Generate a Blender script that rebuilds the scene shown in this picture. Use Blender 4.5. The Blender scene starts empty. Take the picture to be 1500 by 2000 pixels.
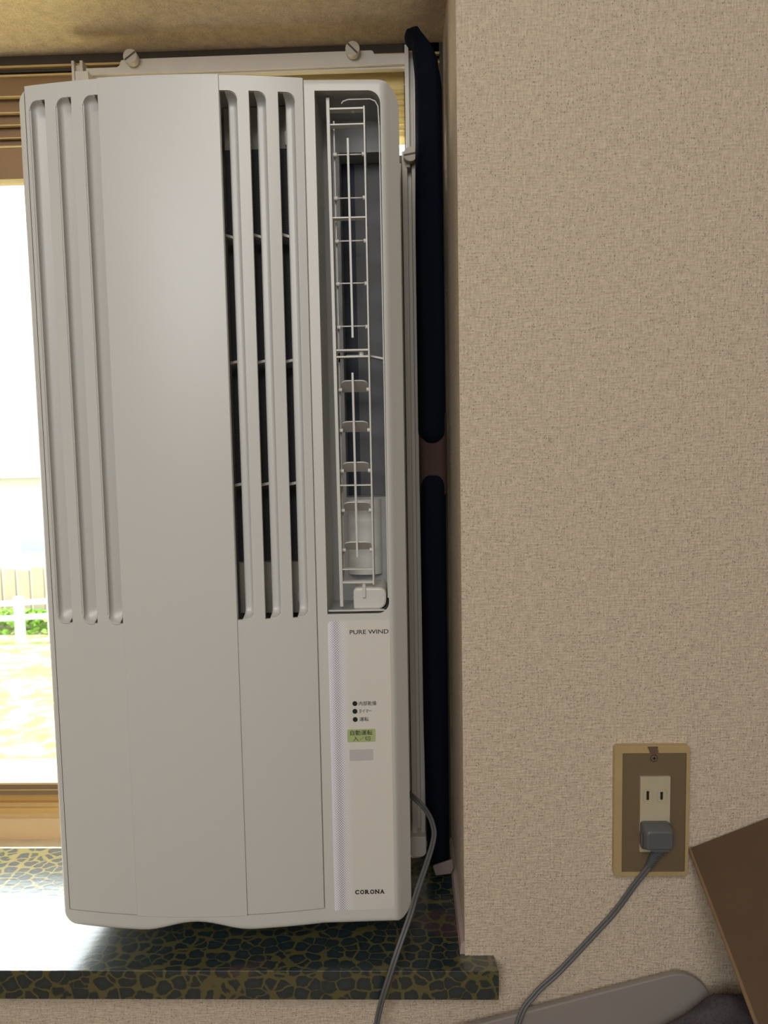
import bpy, bmesh, math, random
from mathutils import Vector, Matrix, noise as mnoise

random.seed(7)
SC = bpy.context.scene
COL = SC.collection

# ------------------------------------------------------------------ camera
CAM = Vector((-0.04764, -0.66842, 0.46710))
R_ = Vector((0.9995, 0.0271, -0.0181)); U_ = Vector((0.0157, 0.0864, 0.9961)); F_ = Vector((-0.0286, 0.9959, -0.0860))
cd = bpy.data.cameras.new('camera'); cam = bpy.data.objects.new('camera', cd); COL.objects.link(cam)
F_.normalize(); R_ = (R_ - R_.dot(F_) * F_).normalized(); U_ = R_.cross(F_)
cam.matrix_world = Matrix(((R_.x, U_.x, -F_.x, CAM.x), (R_.y, U_.y, -F_.y, CAM.y), (R_.z, U_.z, -F_.z, CAM.z), (0, 0, 0, 1)))
cd.sensor_fit = 'HORIZONTAL'; cd.sensor_width = 36; cd.lens = 36; cd.clip_start = 0.02; cd.clip_end = 200
cd.dof.use_dof = True; cd.dof.focus_distance = 0.69; cd.dof.aperture_fstop = 22
SC.camera = cam

# ------------------------------------------------------------------ sky, sun, room light
w = bpy.data.worlds.new('world'); SC.world = w; w.use_nodes = True
bg = w.node_tree.nodes['Background']; bg.inputs[0].default_value = (0.93, 0.97, 1.0, 1); bg.inputs[1].default_value = 7.0
sd = bpy.data.lights.new('sun', 'SUN'); sun = bpy.data.objects.new('sun', sd); COL.objects.link(sun)
sd.energy = 20.0; sd.angle = math.radians(0.6); sd.color = (1, 0.93, 0.8)
sun.rotation_euler = Vector((0.06, -0.36, -1.0)).to_track_quat('-Z', 'Y').to_euler()
sun.location = (-3, 6, 8)


def area(name, loc, to, sx, sy, power, color):
    l = bpy.data.lights.new(name, 'AREA'); l.shape = 'RECTANGLE'; l.size = sx; l.size_y = sy; l.energy = power; l.color = color
    o = bpy.data.objects.new(name, l); COL.objects.link(o); o.location = loc
    o.rotation_euler = (Vector(to) - Vector(loc)).to_track_quat('-Z', 'Y').to_euler(); return o


area('room_lamp', (-0.1, -1.5, 1.42), (-0.1, -0.9, 0), 0.5, 0.5, 8, (1, 0.95, 0.87))
area('back_fill_light', (-0.55, -2.1, 1.08), (-0.15, 0, 0.75), 1.0, 0.7, 16, (0.96, 0.98, 1.0))  # soft fill light added behind the camera, no window stands there
po = area('window_portal', (-0.85, 0.25, 0.45), (-0.85, -1, 0.45), 1.0, 0.8, 1, (1, 1, 1)); po.data.cycles.is_portal = True

vs = SC.view_settings
vs.view_transform = 'Standard'; vs.look = 'None'; vs.gamma = 1; vs.use_curve_mapping = False; vs.exposure = 0.0
SC.cycles.use_denoising = True
SC.cycles.max_bounces = 10; SC.cycles.diffuse_bounces = 6; SC.cycles.transparent_max_bounces = 12
SC.cycles.caustics_reflective = True; SC.cycles.blur_glossy = 1.0; SC.cycles.caustics_refractive = False
SC.cycles.sample_clamp_indirect = 40


# ------------------------------------------------------------------ materials
def mat(name, col, rough=0.5, metal=0.0, spec=0.5, coat=0.0, bump=None):
    m = bpy.data.materials.new(name); m.use_nodes = True
    p = m.node_tree.nodes['Principled BSDF']
    p.inputs['Base Color'].default_value = (*col, 1); p.inputs['Roughness'].default_value = rough
    p.inputs['Metallic'].default_value = metal; p.inputs['Specular IOR Level'].default_value = spec
    p.inputs['Coat Weight'].default_value = coat
    nt = m.node_tree
    tc = nt.nodes.new('ShaderNodeTexCoord')
    if bump:                                   # fine surface relief + slight tone variation
        sc_, st, var = bump
        n = nt.nodes.new('ShaderNodeTexNoise'); n.inputs['Scale'].default_value = sc_; n.inputs['Detail'].default_value = 4
        nt.links.new(tc.outputs['Object'], n.inputs['Vector'])
        b = nt.nodes.new('ShaderNodeBump'); b.inputs['Strength'].default_value = st; b.inputs['Distance'].default_value = 0.0006
        nt.links.new(n.outputs['Fac'], b.inputs['Height']); nt.links.new(b.outputs[0], p.inputs['Normal'])
        if var:
            n2 = nt.nodes.new('ShaderNodeTexNoise'); n2.inputs['Scale'].default_value = sc_ * 0.12; n2.inputs['Detail'].default_value = 5
            nt.links.new(tc.outputs['Object'], n2.inputs['Vector'])
            mx = nt.nodes.new('ShaderNodeMix'); mx.data_type = 'RGBA'
            mx.inputs[6].default_value = (*[c * (1 - var) for c in col], 1); mx.inputs[7].default_value = (*[min(1, c * (1 + var)) for c in col], 1)
            nt.links.new(n2.outputs['Fac'], mx.inputs[0]); nt.links.new(mx.outputs[2], p.inputs['Base Color'])
    return m


def N(nt, typ, **kw):
    n = nt.nodes.new(typ)
    for k, v in kw.items():
        setattr(n, k, v)
    return n


def math_node(nt, op, a, b=None, clamp=False):
    n = nt.nodes.new('ShaderNodeMath'); n.operation = op; n.use_clamp = clamp
    for i, v in enumerate((a, b)):
        if v is None: continue
        if isinstance(v, (int, float)): n.inputs[i].default_value = v
        else: nt.links.new(v, n.inputs[i])
    return n.outputs[0]


def mapping(nt, src, scale):
    m = nt.nodes.new('ShaderNodeMapping'); m.inputs['Scale'].default_value = scale
    nt.links.new(src, m.inputs['Vector']); return m.outputs[0]


def wallpaper():
    m = mat('woven_wallpaper', (0.60, 0.49, 0.385), 0.75, spec=0.3)
    nt = m.node_tree; p = nt.nodes['Principled BSDF']; tc = nt.nodes['Texture Coordinate'].outputs['Object']

    def nz(scale, det=3):
        n = N(nt, 'ShaderNodeTexNoise'); n.inputs['Scale'].default_value = 1; n.inputs['Detail'].default_value = det
        nt.links.new(mapping(nt, tc, scale), n.inputs['Vector']); return n.outputs['Fac']
    h1 = nz((110, 110, 560)); h2 = nz((560, 560, 110)); h3 = nz((520, 520, 520), 4)
    s = math_node(nt, 'ADD', math_node(nt, 'ADD', h1, h2), math_node(nt, 'MULTIPLY', h3, 0.6))
    v = N(nt, 'ShaderNodeTexVoronoi'); v.inputs['Scale'].default_value = 1; dn = N(nt, 'ShaderNodeTexNoise'); dn.inputs['Scale'].default_value = 700; nt.links.new(tc, dn.inputs['Vector'])
    dv = N(nt, 'ShaderNodeVectorMath', operation='SCALE'); dv.inputs['Scale'].default_value = 0.9; nt.links.new(dn.outputs['Color'], dv.inputs[0])
    da = N(nt, 'ShaderNodeVectorMath', operation='ADD'); nt.links.new(dv.outputs[0], da.inputs[0]); nt.links.new(mapping(nt, tc, (560, 560, 430)), da.inputs[1]); nt.links.new(da.outputs[0], v.inputs['Vector'])
    sep = N(nt, 'ShaderNodeSeparateColor'); nt.links.new(v.outputs['Color'], sep.inputs[0])
    pick = math_node(nt, 'LESS_THAN', sep.outputs[0], 0.36)
    spot = math_node(nt, 'MULTIPLY', pick, math_node(nt, 'LESS_THAN', v.outputs['Distance'], 0.25))
    b = N(nt, 'ShaderNodeBump'); b.inputs['Strength'].default_value = 0.75; b.inputs['Distance'].default_value = 0.0014
    nt.links.new(math_node(nt, 'SUBTRACT', s, math_node(nt, 'MULTIPLY', spot, 0.5)), b.inputs['Height']); nt.links.new(b.outputs[0], p.inputs['Normal'])
    cr = N(nt, 'ShaderNodeValToRGB'); cr.color_ramp.elements[0].position = 0.95; cr.color_ramp.elements[1].position = 1.65
    cr.color_ramp.elements[0].position = 0.35; cr.color_ramp.elements[1].position = 0.62
    cr.color_ramp.elements[0].color = (0.50, 0.405, 0.305, 1); cr.color_ramp.elements[1].color = (0.74, 0.62, 0.48, 1)
    nt.links.new(math_node(nt, 'MULTIPLY', s, 0.385), cr.inputs[0])
    mx = N(nt, 'ShaderNodeMix', data_type='RGBA'); mx.inputs[7].default_value = (0.27, 0.215, 0.17, 1)
    nt.links.new(math_node(nt, 'MULTIPLY', spot, 0.8), mx.inputs[0]); nt.links.new(cr.outputs[0], mx.inputs[6])
    nt.links.new(mx.outputs[2], p.inputs['Base Color'])
    return m


def leopard():
    m = mat('leopard_print_film', (0.02, 0.03, 0.03), 0.32, spec=0.8, coat=1.0)
    nt = m.node_tree; p = nt.nodes['Principled BSDF']; tc = nt.nodes['Texture Coordinate'].outputs['Object']
    p.inputs['Coat IOR'].default_value = 1.7; p.inputs['Coat Roughness'].default_value = 0.24
    n = N(nt, 'ShaderNodeTexNoise'); n.inputs['Scale'].default_value = 90; n.inputs['Detail'].default_value = 3; nt.links.new(tc, n.inputs['Vector'])
    ad = N(nt, 'ShaderNodeVectorMath', operation='SCALE'); ad.inputs['Scale'].default_value = 0.0085; nt.links.new(n.outputs['Color'], ad.inputs[0])
    av = N(nt, 'ShaderNodeVectorMath', operation='ADD'); nt.links.new(ad.outputs[0], av.inputs[0]); nt.links.new(mapping(nt, tc, (1, 1.25, 1.2)), av.inputs[1])
    v = N(nt, 'ShaderNodeTexVoronoi', feature='DISTANCE_TO_EDGE'); v.inputs['Scale'].default_value = 72; v.inputs['Randomness'].default_value = 0.85
    nt.links.new(av.outputs[0], v.inputs['Vector'])
    v2 = N(nt, 'ShaderNodeTexVoronoi'); v2.inputs['Scale'].default_value = 72; v2.inputs['Randomness'].default_value = 0.85; nt.links.new(av.outputs[0], v2.inputs['Vector'])
    fine = N(nt, 'ShaderNodeTexNoise'); fine.inputs['Scale'].default_value = 500; nt.links.new(tc, fine.inputs['Vector'])
    big = N(nt, 'ShaderNodeTexNoise'); big.inputs['Scale'].default_value = 26; nt.links.new(tc, big.inputs['Vector'])
    edge = math_node(nt, 'ADD', v.outputs['Distance'], math_node(nt, 'MULTIPLY', math_node(nt, 'SUBTRACT', fine.outputs['Fac'], 0.5), 0.09))
    edge = math_node(nt, 'SUBTRACT', edge, math_node(nt, 'MULTIPLY', math_node(nt, 'SUBTRACT', big.outputs['Fac'], 0.42), 0.28))
    rnd = math_node(nt, 'MULTIPLY', math_node(nt, 'SUBTRACT', 0.70, v2.outputs['Distance']), 0.6)
    edge = math_node(nt, 'MINIMUM', edge, math_node(nt, 'ADD', rnd, math_node(nt, 'MULTIPLY', math_node(nt, 'SUBTRACT', fine.outputs['Fac'], 0.5), 0.10)))
    mask = N(nt, 'ShaderNodeMapRange'); mask.inputs[1].default_value = 0.020; mask.inputs[2].default_value = 0.068; nt.links.new(edge, mask.inputs[0])
    spotc = N(nt, 'ShaderNodeMix', data_type='RGBA'); spotc.inputs[6].default_value = (0.005, 0.018, 0.024, 1); spotc.inputs[7].default_value = (0.014, 0.032, 0.038, 1)
    rng = N(nt, 'ShaderNodeMapRange'); rng.inputs[1].default_value = 0.1; rng.inputs[2].default_value = 0.4; nt.links.new(edge, rng.inputs[0]); nt.links.new(rng.outputs[0], spotc.inputs[0])
    purp = N(nt, 'ShaderNodeMix', data_type='RGBA'); purp.inputs[7].default_value = (0.055, 0.032, 0.040, 1)
    b2 = N(nt, 'ShaderNodeTexNoise'); b2.inputs['Scale'].default_value = 9; nt.links.new(tc, b2.inputs['Vector'])
    pr = N(nt, 'ShaderNodeMapRange'); pr.inputs[1].default_value = 0.60; pr.inputs[2].default_value = 0.64; nt.links.new(b2.outputs['Fac'], pr.inputs[0])
    nt.links.new(pr.outputs[0], purp.inputs[0]); nt.links.new(spotc.outputs[2], purp.inputs[6])
    mx = N(nt, 'ShaderNodeMix', data_type='RGBA'); mx.inputs[6].default_value = (0.098, 0.088, 0.030, 1)
    nt.links.new(mask.outputs[0], mx.inputs[0]); nt.links.new(purp.outputs[2], mx.inputs[7]); nt.links.new(mx.outputs[2], p.inputs['Base Color'])
    wr = N(nt, 'ShaderNodeTexNoise'); wr.inputs['Scale'].default_value = 1; wr.inputs['Detail'].default_value = 3; wr.inputs['Distortion'].default_value = 0.6
    nt.links.new(mapping(nt, tc, (45, 110, 60)), wr.inputs['Vector'])
    b = N(nt, 'ShaderNodeBump'); b.inputs['Strength'].default_value = 0.25; b.inputs['Distance'].default_value = 0.0012
    nt.links.new(wr.outputs['Fac'], b.inputs['Height']); nt.links.new(b.outputs[0], p.inputs['Normal']); nt.links.new(b.outputs[0], p.inputs['Coat Normal'])
    return m


def dotted_label():
    m = mat('printed_label', (0.72, 0.69, 0.63), 0.38, spec=0.4)
    nt = m.node_tree; p = nt.nodes['Principled BSDF']; tc = nt.nodes['Texture Coordinate'].outputs['Object']
    sp = N(nt, 'ShaderNodeSeparateXYZ'); nt.links.new(tc, sp.inputs[0])
    x = sp.outputs[0]; z = sp.outputs[2]; pitch = 0.00232

    def tri(o):
        a = math_node(nt, 'DIVIDE', o, pitch); f = math_node(nt, 'FRACT', a)
        return math_node(nt, 'ABSOLUTE', math_node(nt, 'SUBTRACT', f, 0.5))

    def lattice(off):
        xo = math_node(nt, 'ADD', x, 10 * pitch + off); zo = math_node(nt, 'ADD', z, 400 * pitch + off)
        dx = tri(xo); dz = tri(zo)
        return math_node(nt, 'SQRT', math_node(nt, 'ADD', math_node(nt, 'MULTIPLY', dx, dx), math_node(nt, 'MULTIPLY', dz, dz)))
    d = math_node(nt, 'MINIMUM', lattice(0), lattice(pitch / 2))
    # x is measured from the label's left edge
    fade = N(nt, 'ShaderNodeMapRange'); fade.inputs[1].default_value = 0.0085; fade.inputs[2].default_value = 0.0185
    fade.inputs[3].default_value = 1.0; fade.inputs[4].default_value = 0.0; nt.links.new(x, fade.inputs[0])
    lft = N(nt, 'ShaderNodeMapRange'); lft.inputs[1].default_value = 0.0; lft.inputs[2].default_value = 0.006; nt.links.new(x, lft.inputs[0])
    rad = math_node(nt, 'ADD', 0.06, math_node(nt, 'MULTIPLY', 0.20, math_node(nt, 'MULTIPLY', fade.outputs[0], lft.outputs[0])))
    dot = N(nt, 'ShaderNodeMapRange'); dot.inputs[3].default_value = 1; dot.inputs[4].default_value = 0
    nt.links.new(d, dot.inputs[0]); nt.links.new(math_node(nt, 'SUBTRACT', rad, 0.05), dot.inputs[1]); nt.links.new(math_node(nt, 'ADD', rad, 0.05), dot.inputs[2])
    amt = math_node(nt, 'MULTIPLY', dot.outputs[0], fade.outputs[0])
    tint = N(nt, 'ShaderNodeMix', data_type='RGBA'); tint.inputs[6].default_value = (0.72, 0.69, 0.63, 1); tint.inputs[7].default_value = (0.86, 0.85, 0.92, 1)
    nt.links.new(fade.outputs[0], tint.inputs[0])
    mx = N(nt, 'ShaderNodeMix', data_type='RGBA'); mx.inputs[7].default_value = (0.30, 0.28, 0.30, 1)
    nt.links.new(amt, mx.inputs[0]); nt.links.new(tint.outputs[2], mx.inputs[6]); nt.links.new(mx.outputs[2], p.inputs['Base Color'])
    return m


def glass_mat():
    m = bpy.data.materials.new('window_glass'); m.use_nodes = True; nt = m.node_tree; nt.nodes.clear()
    o = nt.nodes.new('ShaderNodeOutputMaterial'); t = nt.nodes.new('ShaderNodeBsdfTransparent'); g = nt.nodes.new('ShaderNodeBsdfGlossy')
    g.inputs['Roughness'].default_value = 0.02; t.inputs[0].default_value = (0.95, 0.97, 0.96, 1)
    lw = nt.nodes.new('ShaderNodeLayerWeight'); mx = nt.nodes.new('ShaderNodeMixShader'); fr = math_node(nt, 'ADD', math_node(nt, 'MULTIPLY', math_node(nt, 'POWER', lw.outputs['Facing'], 5), 0.9), 0.03)
    nt.links.new(fr, mx.inputs[0]); nt.links.new(t.outputs[0], mx.inputs[1]); nt.links.new(g.outputs[0], mx.inputs[2]); nt.links.new(mx.outputs[0], o.inputs[0])
    return m


def translucent(name, col):
    m = bpy.data.materials.new(name); m.use_nodes = True; nt = m.node_tree
    p = nt.nodes['Principled BSDF']; p.inputs['Base Color'].default_value = (*col, 1); p.inputs['Roughness'].default_value = 0.5
    t = nt.nodes.new('ShaderNodeBsdfTranslucent'); t.inputs[0].default_value = (*col, 1); mx = nt.nodes.new('ShaderNodeMixShader'); mx.inputs[0].default_value = 0.62
    o = nt.nodes['Material Output']; nt.links.new(p.outputs[0], mx.inputs[1]); nt.links.new(t.outputs[0], mx.inputs[2]); nt.links.new(mx.outputs[0], o.inputs[0])
    return m


def grass_mat():
    m = mat('lawn', (0.12, 0.13, 0.04), 0.9)
    nt = m.node_tree; p = nt.nodes['Principled BSDF']; tc = nt.nodes['Texture Coordinate'].outputs['Object']
    n = N(nt, 'ShaderNodeTexNoise'); n.inputs['Scale'].default_value = 4.5; n.inputs['Detail'].default_value = 6; nt.links.new(tc, n.inputs['Vector'])
    cr = N(nt, 'ShaderNodeValToRGB'); e = cr.color_ramp.elements
    e[0].position = 0.36; e[0].color = (0.085, 0.14, 0.022, 1); e[1].position = 0.66; e[1].color = (0.23, 0.20, 0.155, 1)
    e2 = cr.color_ramp.elements.new(0.5); e2.color = (0.165, 0.165, 0.055, 1)
    nt.links.new(n.outputs['Fac'], cr.inputs[0]); nt.links.new(cr.outputs[0], p.inputs['Base Color'])
    return m


M = dict(
    paper=wallpaper(), leopard=leopard(), label=dotted_label(), glass=glass_mat(), lawn=grass_mat(),
    plastic=mat('white_plastic', (0.645, 0.635, 0.595), 0.34, spec=0.5, bump=(1500, 0.03, 0)),
    panel=mat('glossy_white_panel', (0.645, 0.635, 0.60), 0.33, spec=0.5, bump=(18, 0.10, 0)),
    inner=mat('inner_grey_plastic', (0.62, 0.61, 0.585), 0.4),
    filt=None, hem=mat('dull_lining', (0.17, 0.13, 0.12), 0.8, bump=(500, 0.2, 0.1)), cavity_shade=mat('shaded_cavity_plastic', (0.40, 0.40, 0.395), 0.55), charcoal=mat('charcoal_plastic', (0.11, 0.11, 0.115), 0.5), navyfilt=mat('navy_shadow_mesh', (0.02, 0.028, 0.05), 0.6),
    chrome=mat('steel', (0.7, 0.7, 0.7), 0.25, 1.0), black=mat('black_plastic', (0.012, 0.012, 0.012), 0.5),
    ink=mat('black_ink', (0.015, 0.015, 0.016), 0.5), led=mat('dark_indicator', (0.022, 0.028, 0.026), 0.25),
    green=mat('green_sticker', (0.42, 0.51, 0.22), 0.4), irgrey=mat('receiver_window', (0.55, 0.52, 0.52), 0.35),
    frame=mat('grey_beige_metal', (0.66, 0.62, 0.56), 0.45, spec=0.5, bump=(400, 0.05, 0.05)),
    knob=mat('beige_knob', (0.56, 0.51, 0.44), 0.5, bump=(600, 0.08, 0)),
    bronze=mat('bronze_aluminium', (0.30, 0.19, 0.105), 0.38, 0.35, bump=(300, 0.05, 0.08)),
    track=mat('sunlit_bronze_track', (0.66, 0.42, 0.15), 0.45, 0.1), tracklight=mat('light_ochre_track', (0.66, 0.47, 0.26), 0.55, bump=(300, 0.05, 0.08)),  # ochre track: bronze metal with direct sunlight put into its colour
    ledge=mat('bounce_gold', (0.92, 0.76, 0.36), 0.48, 0.75),
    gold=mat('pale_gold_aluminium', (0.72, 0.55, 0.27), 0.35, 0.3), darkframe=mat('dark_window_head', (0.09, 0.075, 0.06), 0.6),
    filler=translucent('cream_filler_panel', (0.95, 0.86, 0.54)),
    wood=mat('bare_board', (0.55, 0.44, 0.29), 0.7, bump=(250, 0.3, 0.2)),
    trim=mat('pinkish_trim', (0.42, 0.32, 0.29), 0.6, bump=(500, 0.2, 0.1)),
    curtain=mat('navy_curtain', (0.0025, 0.0045, 0.0095), 0.9, spec=0.1, bump=(900, 0.5, 0.2)),
    band=mat('dark_red_band', (0.045, 0.018, 0.015), 0.8, bump=(700, 0.4, 0.2)),
    ochre=mat('aged_ochre_plastic', (0.46, 0.34, 0.17), 0.4, bump=(300, 0.05, 0.12)),
    brown=mat('brown_metal_plate', (0.20, 0.145, 0.085), 0.45, 0.2, bump=(900, 0.06, 0.06)),
    cream=mat('yellowed_cream_plastic', (0.50, 0.44, 0.31), 0.35, bump=(200, 0.03, 0.10)),
    chip=mat('bare_brown_patch', (0.14, 0.085, 0.055), 0.7, bump=(900, 0.3, 0.2)),
    cord=mat('grey_cord', (0.125, 0.125, 0.125), 0.45), plug=mat('grey_plug', (0.11, 0.115, 0.12), 0.42, bump=(900, 0.1, 0)),
    cardboard=mat('cardboard', (0.095, 0.056, 0.027), 0.8, bump=(350, 0.2, 0.12)), cardedge=mat('cardboard_edge', (0.20, 0.125, 0.065), 0.8, bump=(900, 0.5, 0.25)),
    board=mat('pale_board', (0.27, 0.235, 0.215), 0.6, bump=(300, 0.06, 0.04)), fluff=mat('grey_fleece', (0.10, 0.09, 0.10), 0.95, spec=0.05, bump=(300, 0.8, 0.3)),
    house=mat('house_render', (0.50, 0.47, 0.42), 0.8), roof=mat('roof_sheet', (0.35, 0.34, 0.33), 0.5), bush=mat('hedge_green', (0.20, 0.36, 0.06), 0.8, bump=(20, 0.5, 0.4)),
    fence=mat('white_fence_paint', (0.6, 0.6, 0.58), 0.6), post=mat('weathered_post', (0.30, 0.25, 0.17), 0.8, bump=(10, 0.2, 0.2)), winblue=mat('far_window_glass', (0.25, 0.32, 0.38), 0.1),
    floor=mat('room_floor', (0.25, 0.18, 0.11), 0.6, bump=(40, 0.1, 0.2)), room=mat('room_paint', (0.55, 0.47, 0.38), 0.8, bump=(300, 0.1, 0)))


def filter_mesh():
    m = mat('dark_filter_mesh', (0.02, 0.024, 0.03), 0.6)
    nt = m.node_tree; p = nt.nodes['Principled BSDF']; tc = nt.nodes['Texture Coordinate'].outputs['Object']
    b = N(nt, 'ShaderNodeTexBrick'); b.offset = 0; b.inputs['Scale'].default_value = 1; b.inputs['Mortar Size'].default_value = 0.12
    b.inputs['Brick Width'].default_value = 1; b.inputs['Row Height'].default_value = 1
    b.inputs['Color1'].default_value = (0.030, 0.037, 0.052, 1); b.inputs['Color2'].default_value = (0.034, 0.041, 0.056, 1); b.inputs['Mortar'].default_value = (0.085, 0.095, 0.115, 1)
    mp = nt.nodes.new('ShaderNodeMapping'); mp.inputs['Rotation'].default_value = (math.radians(-90), 0, 0); mp.inputs['Scale'].default_value = (1, 1, 1)
    nt.links.new(tc, mp.inputs['Vector']); sc_ = mapping(nt, mp.outputs[0], (650, 650, 650)); nt.links.new(sc_, b.inputs['Vector'])
    nt.links.new(b.outputs['Color'], p.inputs['Base Color']); return m


M['filt'] = filter_mesh()

# ------------------------------------------------------------------ mesh helpers
ORG = {}


class MB:
    """collects faces in world metres"""
    def __init__(s): s.v = []; s.f = []

    def add(s, vs_, fs_):
        n = len(s.v); s.v += [tuple(v) for v in vs_]; s.f += [tuple(i + n for i in f) for f in fs_]; return s

    def box(s, x0, x1, y0, y1, z0, z1):
        v = [(x, y, z) for x in (x0, x1) for y in (y0, y1) for z in (z0, z1)]
        return s.add(v, [(0, 1, 3, 2), (4, 6, 7, 5), (0, 4, 5, 1), (2, 3, 7, 6), (0, 2, 6, 4), (1, 5, 7, 3)])

    def prism(s, poly, axis, a, b):
        """poly: 2-D points of the other two axes (x,z for axis y; x,y for z; y,z for x)"""
        def P(p, t):
            return (p[0], t, p[1]) if axis == 'y' else ((p[0], p[1], t) if axis == 'z' else (t, p[0], p[1]))
        n = len(poly); v = [P(p, a) for p in poly] + [P(p, b) for p in poly]
        f = [tuple(range(n)), tuple(range(2 * n - 1, n - 1, -1))] + [(i, i + n, (i + 1) % n + n, (i + 1) % n) for i in range(n)]
        return s.add(v, f)

    def tube(s, pts, rad, n=10, cap=True):
        pts = [Vector(p) for p in pts]; rs = rad if isinstance(rad, (list, tuple)) else [rad] * len(pts)
        up = None; rings = []
        for i, p in enumerate(pts):
            t = (pts[min(i + 1, len(pts) - 1)] - pts[max(i - 1, 0)]).normalized()
            if up is None:
                up = t.orthogonal().normalized()
            up = (up - up.dot(t) * t).normalized(); sd_ = t.cross(up)
            rings.append([p + rs[i] * (math.cos(2 * math.pi * k / n) * up + math.sin(2 * math.pi * k / n) * sd_) for k in range(n)])
        v = [q for r in rings for q in r]; f = []
        for i in range(len(pts) - 1):
            for k in range(n):
                f.append((i * n + k, i * n + (k + 1) % n, (i + 1) * n + (k + 1) % n, (i + 1) * n + k))
        if cap:
            f += [tuple(range(n - 1, -1, -1)), tuple(range((len(pts) - 1) * n, len(pts) * n))]
        return s.add(v, f)

    def cyl(s, c, axis, r, h, n=28, r2=None):
        c = Vector(c); axis = Vector(axis).normalized(); return s.tube([c, c + axis * h], [r, r if r2 is None else r2], n)

    def mesh(s, name='m', recalc=True):
        me = bpy.data.meshes.new(name); bm = bmesh.new(); vv = [bm.verts.new(v) for v in s.v]
        for f in s.f:
            try: bm.faces.new([vv[i] for i in f])
            except ValueError: pass
        if recalc: bmesh.ops.recalc_face_normals(bm, faces=bm.faces)
        bm.to_mesh(me); bm.free(); return me

    def build(s, name, m, parent=None, bevel=0, seg=2, smooth=None, props=None):
        return link(name, s.mesh(name), m, parent, bevel, seg, smooth)


def link(name, me, m, parent=None, bevel=0, seg=2, smooth=None):
    o = bpy.data.objects.new(name, me); COL.objects.link(o)
    if m is not None:
        me.materials.clear(); me.materials.append(m)
    if parent is not None:
        org = ORG[parent.name]; me.transform(Matrix.Translation(-org)); o.parent = parent; ORG[o.name] = org
    else:
        ORG[o.name] = Vector((0, 0, 0))
    if smooth:
        for p in me.polygons: p.use_smooth = True
        me.set_sharp_from_angle(angle=math.radians(smooth))
    if bevel:
        b = o.modifiers.new('bevel', 'BEVEL'); b.width = bevel; b.segments = seg; b.limit_method = 'ANGLE'; b.angle_limit = math.radians(40)
    return o


def thing(name, loc, label, cat, group=None):
    o = bpy.data.objects.new(name, None); COL.objects.link(o); o.location = loc; ORG[o.name] = Vector(loc)
    o.empty_display_size = 0.02; o['label'] = label; o['category'] = cat
    if group: o['group'] = group
    return o


def structure(o, label=None):
    o['kind'] = 'structure'
    if label: o['label'] = label
    return o


def cut(me, cutters):
    """boolean difference of world-space meshes, returns a new mesh"""
    o = bpy.data.objects.new('tmp_body', me); COL.objects.link(o); tmp = []
    for c in cutters:
        co = bpy.data.objects.new('tmp_cut', c.mesh()); COL.objects.link(co); tmp.append(co)
        b = o.modifiers.new('b', 'BOOLEAN'); b.object = co; b.operation = 'DIFFERENCE'; b.solver = 'EXACT'
    dg = bpy.context.evaluated_depsgraph_get(); dg.update()
    new = bpy.data.meshes.new_from_object(o.evaluated_get(dg))
    for t in tmp + [o]:
        bpy.data.objects.remove(t, do_unlink=True)
    return new


def rrect(x0, x1, z0, z1, r=(0, 0, 0, 0), n=7):
    """rounded rectangle, radii for bl, br, tr, tl"""
    if isinstance(r, (int, float)): r = (r,) * 4
    pts = []
    for (cx, cz, a0, rr) in ((x0, z0, 180, r[0]), (x1, z0, 270, r[1]), (x1, z1, 0, r[2]), (x0, z1, 90, r[3])):
        sx = 1 if cx == x0 else -1; sz = 1 if cz == z0 else -1
        if rr <= 0: pts.append((cx, cz)); continue
        for k in range(n + 1):
            a = math.radians(a0 + 90 * k / n); pts.append((cx + sx * rr + rr * math.cos(a), cz + sz * rr + rr * math.sin(a)))
    return pts


def spaced(a, b, n, ends=None, k=10):
    """n+1 values from a to b, plus k extra close to each end within distance ends"""
    if not ends: return [a + (b - a) * i / n for i in range(n + 1)]
    L = b - a; L2 = L - 2 * ends; out = []
    for i in range(k): out.append(a + ends * (1 - math.cos(i / k * math.pi / 2)))
    for i in range(n + 1): out.append(a + ends + L2 * i / n)
    for i in range(k): out.append(b - ends * (1 - math.cos((k - 1 - i) / k * math.pi / 2)))
    return out


def catmull(pts, n=12):
    P = [Vector(p) for p in pts]; P = [2 * P[0] - P[1]] + P + [2 * P[-1] - P[-2]]; out = []
    for i in range(1, len(P) - 2):
        for k in range(n):
            t = k / n; a, b, c, d = P[i - 1], P[i], P[i + 1], P[i + 2]
            out.append(0.5 * ((2 * b) + (c - a) * t + (2 * a - 5 * b + 4 * c - d) * t * t + (-a + 3 * b - 3 * c + d) * t ** 3))
    out.append(P[-2]); return out


# ------------------------------------------------------------------ room shell (wall plane y = 0, sill top z = 0)
WT = 0.26            # wall thickness, recess ceiling z
RC = 0.901
wf = MB()
wf.box(0, 2.2, 0, WT, -0.95, 1.5)
wf.box(-1.7, -1.36, 0, WT, -0.95, 1.5)
wf.box(-1.36, 0, 0, WT, -0.95, -0.0275)
wf.box(-1.36, 0, 0, WT, RC, 1.5)
structure(wf.build('wall_front', M['paper']), 'beige woven wallpaper wall with a deep window recess')
structure(MB().box(-1.75, -1.7, -3.2, WT, -0.95, 1.5).build('wall_left', M['room']))
structure(MB().box(2.2, 2.25, -3.2, WT, -0.95, 1.5).build('wall_right', M['room']))
structure(MB().box(-1.75, 2.25, -3.25, -3.2, -0.95, 1.5).build('wall_back', M['room']))
structure(MB().box(-1.75, 2.25, -3.25, WT, -1.0, -0.95).build('floor', M['floor']))
structure(MB().box(-1.75, 2.25, -3.25, WT, 1.5, 1.55).build('ceiling', M['room']))


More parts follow.
